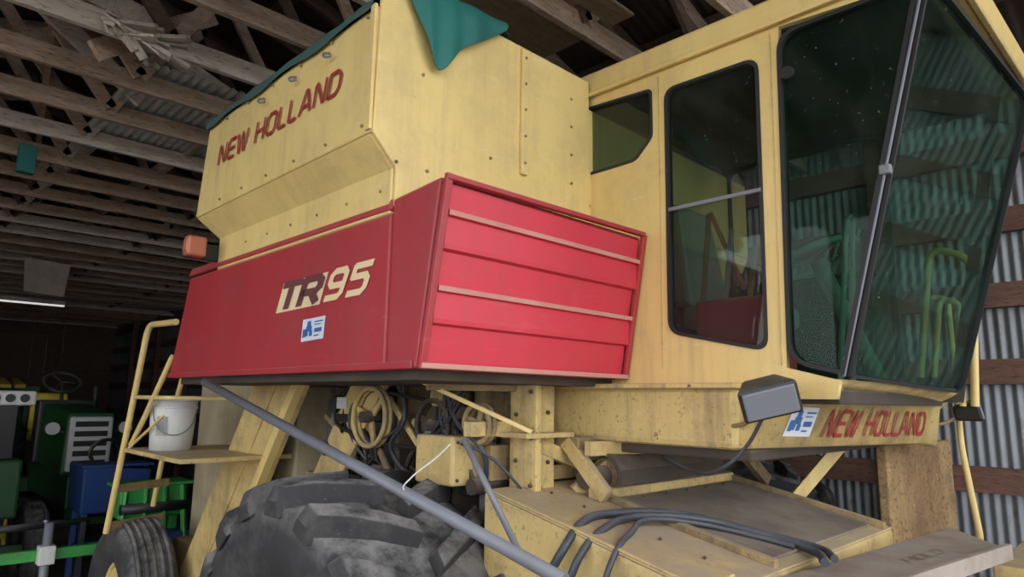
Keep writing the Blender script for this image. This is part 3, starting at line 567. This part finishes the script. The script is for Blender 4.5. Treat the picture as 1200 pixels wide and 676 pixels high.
# tarp on the tank
def cloth(nm,rows,mat):
    vs=[];fs=[];n=len(rows[0])
    for r in rows: vs+=r
    for i in range(len(rows)-1):
        for j in range(n-1): fs.append((i*n+j,i*n+j+1,i*n+n+j+1,i*n+n+j))
    ob=mesh(nm,vs,fs,mat,T,0,True); s=ob.modifiers.new('sol','SOLIDIFY'); s.thickness=.006
    ss=ob.modifiers.new('sub','SUBSURF'); ss.levels=ss.render_levels=2; return ob
T=empty('tarpaulin',(2,3,4))
xs=[1.40,1.48,1.55,1.61,1.67,1.73,1.80,1.88,1.97,2.09]
bot=[4.0,3.97,3.86,3.72,3.58,3.68,3.78,3.83,3.90,3.99]
wob=[0,.03,.0,.05,.01,.055,.012,.05,.01,.03]
cloth('tarp_front_flap',[[(x,2.30,4.06+.02*math.sin(i*2)) for i,x in enumerate(xs)],[(x,2.19-w*.4,4.05) for x,w in zip(xs,wob)],[(x,2.195-w,(4.03+b)/2) for x,b,w in zip(xs,bot,wob)],[(x,2.21-w*1.3,b) for x,b,w in zip(xs,bot,wob)]],TEAL)
n=14
cloth('tarp_side_edge',[[(2.3,2.25+1.9*i/n,4.1) for i in range(n+1)],[(1.42,2.25+1.9*i/n,3.93+.01*math.sin(i*1.7)) for i in range(n+1)],[(1.365,2.25+1.87*i/n,3.86+.015*math.sin(i*2.3)) for i in range(n+1)],[(1.362,2.25+1.87*i/n,3.81+.015*math.sin(i*1.3)) for i in range(n+1)]],TARPE)

P=empty('metal_pipe',(1.5,2.7,2)); cyl('pipe_body',(1.45,3.98,2.275),(1.62,1.40,1.66),.023,STEEL,P)
tube('wire_tie',[(1.575,2.15,1.845),(1.55,2.15,1.86),(1.56,2.12,1.90),(1.66,2.10,1.97),(1.74,2.11,2.02)],.003,WHT,P)
cyl('rubber_hose_end',(1.82,2.12,2.04),(1.94,1.89,1.59),.013,STEEL,None)
B=empty('white_bucket',(1.68,5.15,1.82)); cyl('bucket_body',(1.68,5.15,1.816),(1.68,5.15,2.17),.135,WHT,B,32,.155)
tube('bucket_rim',[(1.68+.158*math.cos(k*math.pi/8),5.15+.158*math.sin(k*math.pi/8),2.165) for k in range(16)],.01,WHT,B,True,True)
tube('bucket_rim_lower',[(1.68+.152*math.cos(k*math.pi/8),5.15+.152*math.sin(k*math.pi/8),2.11) for k in range(16)],.006,WHT,B,True,True)
tube('bucket_handle',[(1.53,5.12,2.12),(1.54,5.05,2.0),(1.6,4.99,1.93),(1.72,4.99,1.95),(1.83,5.1,2.12)],.004,STEEL,B)
mesh('bucket_label',[(1.68+.1505*math.cos(a),5.15+.1505*math.sin(a),z) for z in (1.92,2.05) for a in (3.7,3.82,3.94,4.06,4.18)],[(i,i+1,i+6,i+5) for i in range(4)],GREY,B)

# ------------------------------------------------------------------ background machinery
def tractor(x,y,mat,name):
    E=empty(name,(x,y,0))
    hexa('hood',[(x-.3,y,1.15),(x+.3,y,1.15),(x+.3,y+1.5,1.2),(x-.3,y+1.5,1.2),(x-.27,y,1.95),(x+.27,y,1.95),(x+.3,y+1.5,2.05),(x-.3,y+1.5,2.05)],mat,E,.05)
    box('grille_frame',x-.25,x+.25,y-.05,y+.02,1.2,1.9,WHT,E,.03)
    for k in range(5): box('grille_slot_%d'%(k+1),x-.19,x+.19,y-.06,y-.04,1.27+k*.125,1.34+k*.125,BLK,E,.004)
    box('front_frame',x-.22,x+.22,y-.1,y+2.6,.75,1.15,mat,E,.02)
    box('cowl',x-.35,x+.35,y+1.5,y+1.8,1.2,2.1,BLK,E,.03)
    c=Vector((x-.05,y+1.75,2.36)); tube('steering_wheel',[c+Vector((.24*math.cos(k*math.pi/8),.16*math.sin(k*math.pi/8),.14*math.sin(k*math.pi/8))) for k in range(16)],.024,BLK,E,True,True)
    cyl('steering_post',(x-.05,y+1.6,1.9),c,.025,BLK,E)
    for k in range(3): cyl('steering_spoke_%d'%(k+1),c,c+Vector((.24*math.cos(k*2.09),.16*math.sin(k*2.09),.14*math.sin(k*2.09))),.014,BLK,E,8)
    box('seat',x-.25,x+.25,y+2.3,y+2.8,1.45,1.6,YELB,E,.04); box('seat_back',x-.25,x+.25,y+2.75,y+2.85,1.6,2.2,YELB,E,.04)
    cyl('exhaust',(x+.15,y+.6,2.0),(x+.15,y+.6,2.3),.035,BLK,E)
    for sx in (-1,1):
        prism('fender_%d'%sx,[(x+sx*.6,y+1.75,1.3),(x+sx*.6,y+1.95,1.75),(x+sx*.6,y+2.4,1.9),(x+sx*.6,y+3.0,1.75),(x+sx*.6,y+3.2,1.3)],(sx*.35,0,0),mat,E)
        cyl('head_lamp_%d'%sx,(x+sx*.42,y+.1,1.75),(x+sx*.42,y+.02,1.75),.08,WHT,E,16); beam('lamp_arm_%d'%sx,(x+sx*.25,y+.1,1.7),(x+sx*.42,y+.1,1.7),.03,.03,BLK,E)
        tyre('rear_tyre_%d'%sx,x+sx*.85,y+2.5,.82,.4,.4,18,E,True,.05); rimdisc('rear_rim_%d'%sx,x+sx*.85,y+2.5,.82,.4,.4,YELB,E,sx)
        tyre('front_tyre_%d'%sx,x+sx*.62,y+.45,.45,.25,.24,0,E,False,.02); rimdisc('front_rim_%d'%sx,x+sx*.62,y+.45,.45,.25,.24,YELB,E,sx)
    beam('front_axle',(x-.6,y+.45,.5),(x+.6,y+.45,.5),.1,.1,mat,E); box('axle_pivot',x-.12,x+.12,y+.3,y+.6,.5,.8,mat,E); beam('rear_axle',(x-.85,y+2.5,.82),(x+.85,y+2.5,.82),.2,.2,mat,E)
    return E
tractor(2.35,10.3,GREEN,'green_tractor')
tractor(1.5,13.9,GREEN,'green_tractor.001')
E=empty('parked_utility_tractor',(1.0,8.8,0))
tyre('rear_wheel',.80,8.9,1.0,.36,.5,18,E,True,.05); rimdisc('rear_wheel_rim',.80,8.9,1.0,.36,.5,YELB,E,1)
tyre('rear_wheel_far',1.95-.3,9.3,.5,.24,.25,0,E,False,.02); beam('axle',(.80,8.9,1.0),(1.3,8.9,1.0),.18,.18,GREEN,E); beam('axle_far',(1.2,9.3,.5),(1.65,9.3,.5),.1,.1,GREEN,E)
box('chassis',1.0,1.42,8.8,10.0,.9,1.5,GREEN,E,.03); box('axle_mount',1.1,1.3,9.2,9.4,.5,.92,GREEN,E,.01); box('lamp_panel',1.02,1.50,9.0,9.12,2.06,2.22,WHT,E,.03)
for k in range(3): cyl('panel_lamp_%d'%(k+1),(1.13+.13*k,8.985,2.14),(1.13+.13*k,9.0,2.14),.045,BLK,E,16)
box('lamp_panel_post',1.15,1.35,9.02,9.12,1.45,2.08,BLK,E,.01)
E=empty('blue_seed_hopper',(2.2,8.8,0))
hexa('hopper',[(1.95,8.6,.9),(2.6,8.6,.9),(2.6,9.1,.9),(1.95,9.1,.9),(1.92,8.5,1.42),(2.6,8.5,1.36),(2.6,9.2,1.36),(1.92,9.2,1.42)],BLUE,E,.02)
box('hopper_lid',1.90,2.62,8.48,8.9,1.40,1.43,BLUE,E,.01); tube('hopper_pipe',[(2.0,8.5,1.45),(1.95,8.45,1.6),(2.1,8.5,1.7),(2.3,8.7,1.55),(2.3,8.7,1.4)],.02,BLK,E)
for sx in (2.0,2.5):
    for sy in (8.65,9.05): beam('leg',(sx,sy,0),(sx,sy,.92),.06,.06,BLUE,E)
box('blue_beam',1.9,3.0,8.5,8.6,.5,.62,BLUE,E)
E=empty('green_implement',(2.3,7.6,0))
box('frame_box',2.0,2.62,7.4,7.7,1.0,1.3,GREENL,E,.02); beam('leg_1',(2.1,7.55,0),(2.1,7.55,1.0),.07,.07,GREENL,E); beam('leg_2',(2.55,7.55,0),(2.55,7.55,1.0),.07,.07,GREENL,E)
box('top_plate',1.96,2.66,7.36,7.74,1.3,1.33,GREENL,E); cyl('roller',(2.0,7.35,1.1),(2.62,7.35,1.1),.05,BLK,E); box('lower_tank',2.2,2.9,7.3,7.8,.55,.85,BLUE,E,.02)
for k in range(4): beam('tine_%d'%(k+1),(2.05+.17*k,7.38,1.3),(2.0+.2*k,7.3,.7),.03,.05,GREENL,E)
E=empty('green_hitch_frame',(1.4,7,0))
beam('drawbar',(.6,7,.86),(1.95,7,.84),.07,.09,GREENL,E); cyl('jack_post',(1.36,6.94,.0),(1.36,6.94,1.12),.035,STEEL,E); cyl('jack_handle',(1.36,6.94,1.12),(1.30,6.8,1.15),.012,STEEL,E); box('jack_clamp',1.30,1.42,6.88,7.0,.78,.93,WHT,E,.01)
beam('drawbar_side',(.7,7.05,.83),(.7,7.8,.83),.07,.09,GREENL,E); beam('stand',(.7,7.75,0),(.7,7.75,.84),.07,.07,GREENL,E); beam('stand_front',(1.9,7,0),(1.9,7,.84),.06,.06,GREENL,E)
cyl('drawbar_pin',(.9,7.2,1.05),(1.8,7.6,1.0),.03,BLK,E); beam('pin_stand',(1.75,7.55,0),(1.75,7.55,1.0),.04,.04,BLK,E)
E=empty('yellow_harvest_header',(2,19,0))
for k in range(5): prism('divider_%d'%(k+1),[(1.6+k*.26,18.5,2.3),(1.8+k*.26,18.5,2.3),(1.76+k*.26,19.3,2.45),(1.64+k*.26,19.3,2.45)],(0,0,.08),YELB,E)
box('header_frame',1.4,3.2,19,19.4,1.9,2.35,GREEN,E); 
for x in (1.5,3.0): beam('header_leg',(x,19.2,0),(x,19.2,1.95),.1,.1,GREEN,E)

# ------------------------------------------------------------------ light
w=bpy.data.worlds.new('w'); S.world=w; w.use_nodes=True
bg=w.node_tree.nodes['Background']; bg.inputs[0].default_value=(.93,.96,1,1); bg.inputs[1].default_value=3.7

# ------------------------------------------------------------------ camera
cam=bpy.data.cameras.new('camera'); cam.lens=778/1200*36; cam.sensor_width=36; cam.clip_end=200
co=bpy.data.objects.new('camera',cam); col.objects.link(co)
co.matrix_world=Matrix(((.7111,-.12624,-.69167,0),(-.70294,-.10754,-.70307,0),(.01437,.98615,-.16521,2.2),(0,0,0,1)))
S.camera=co
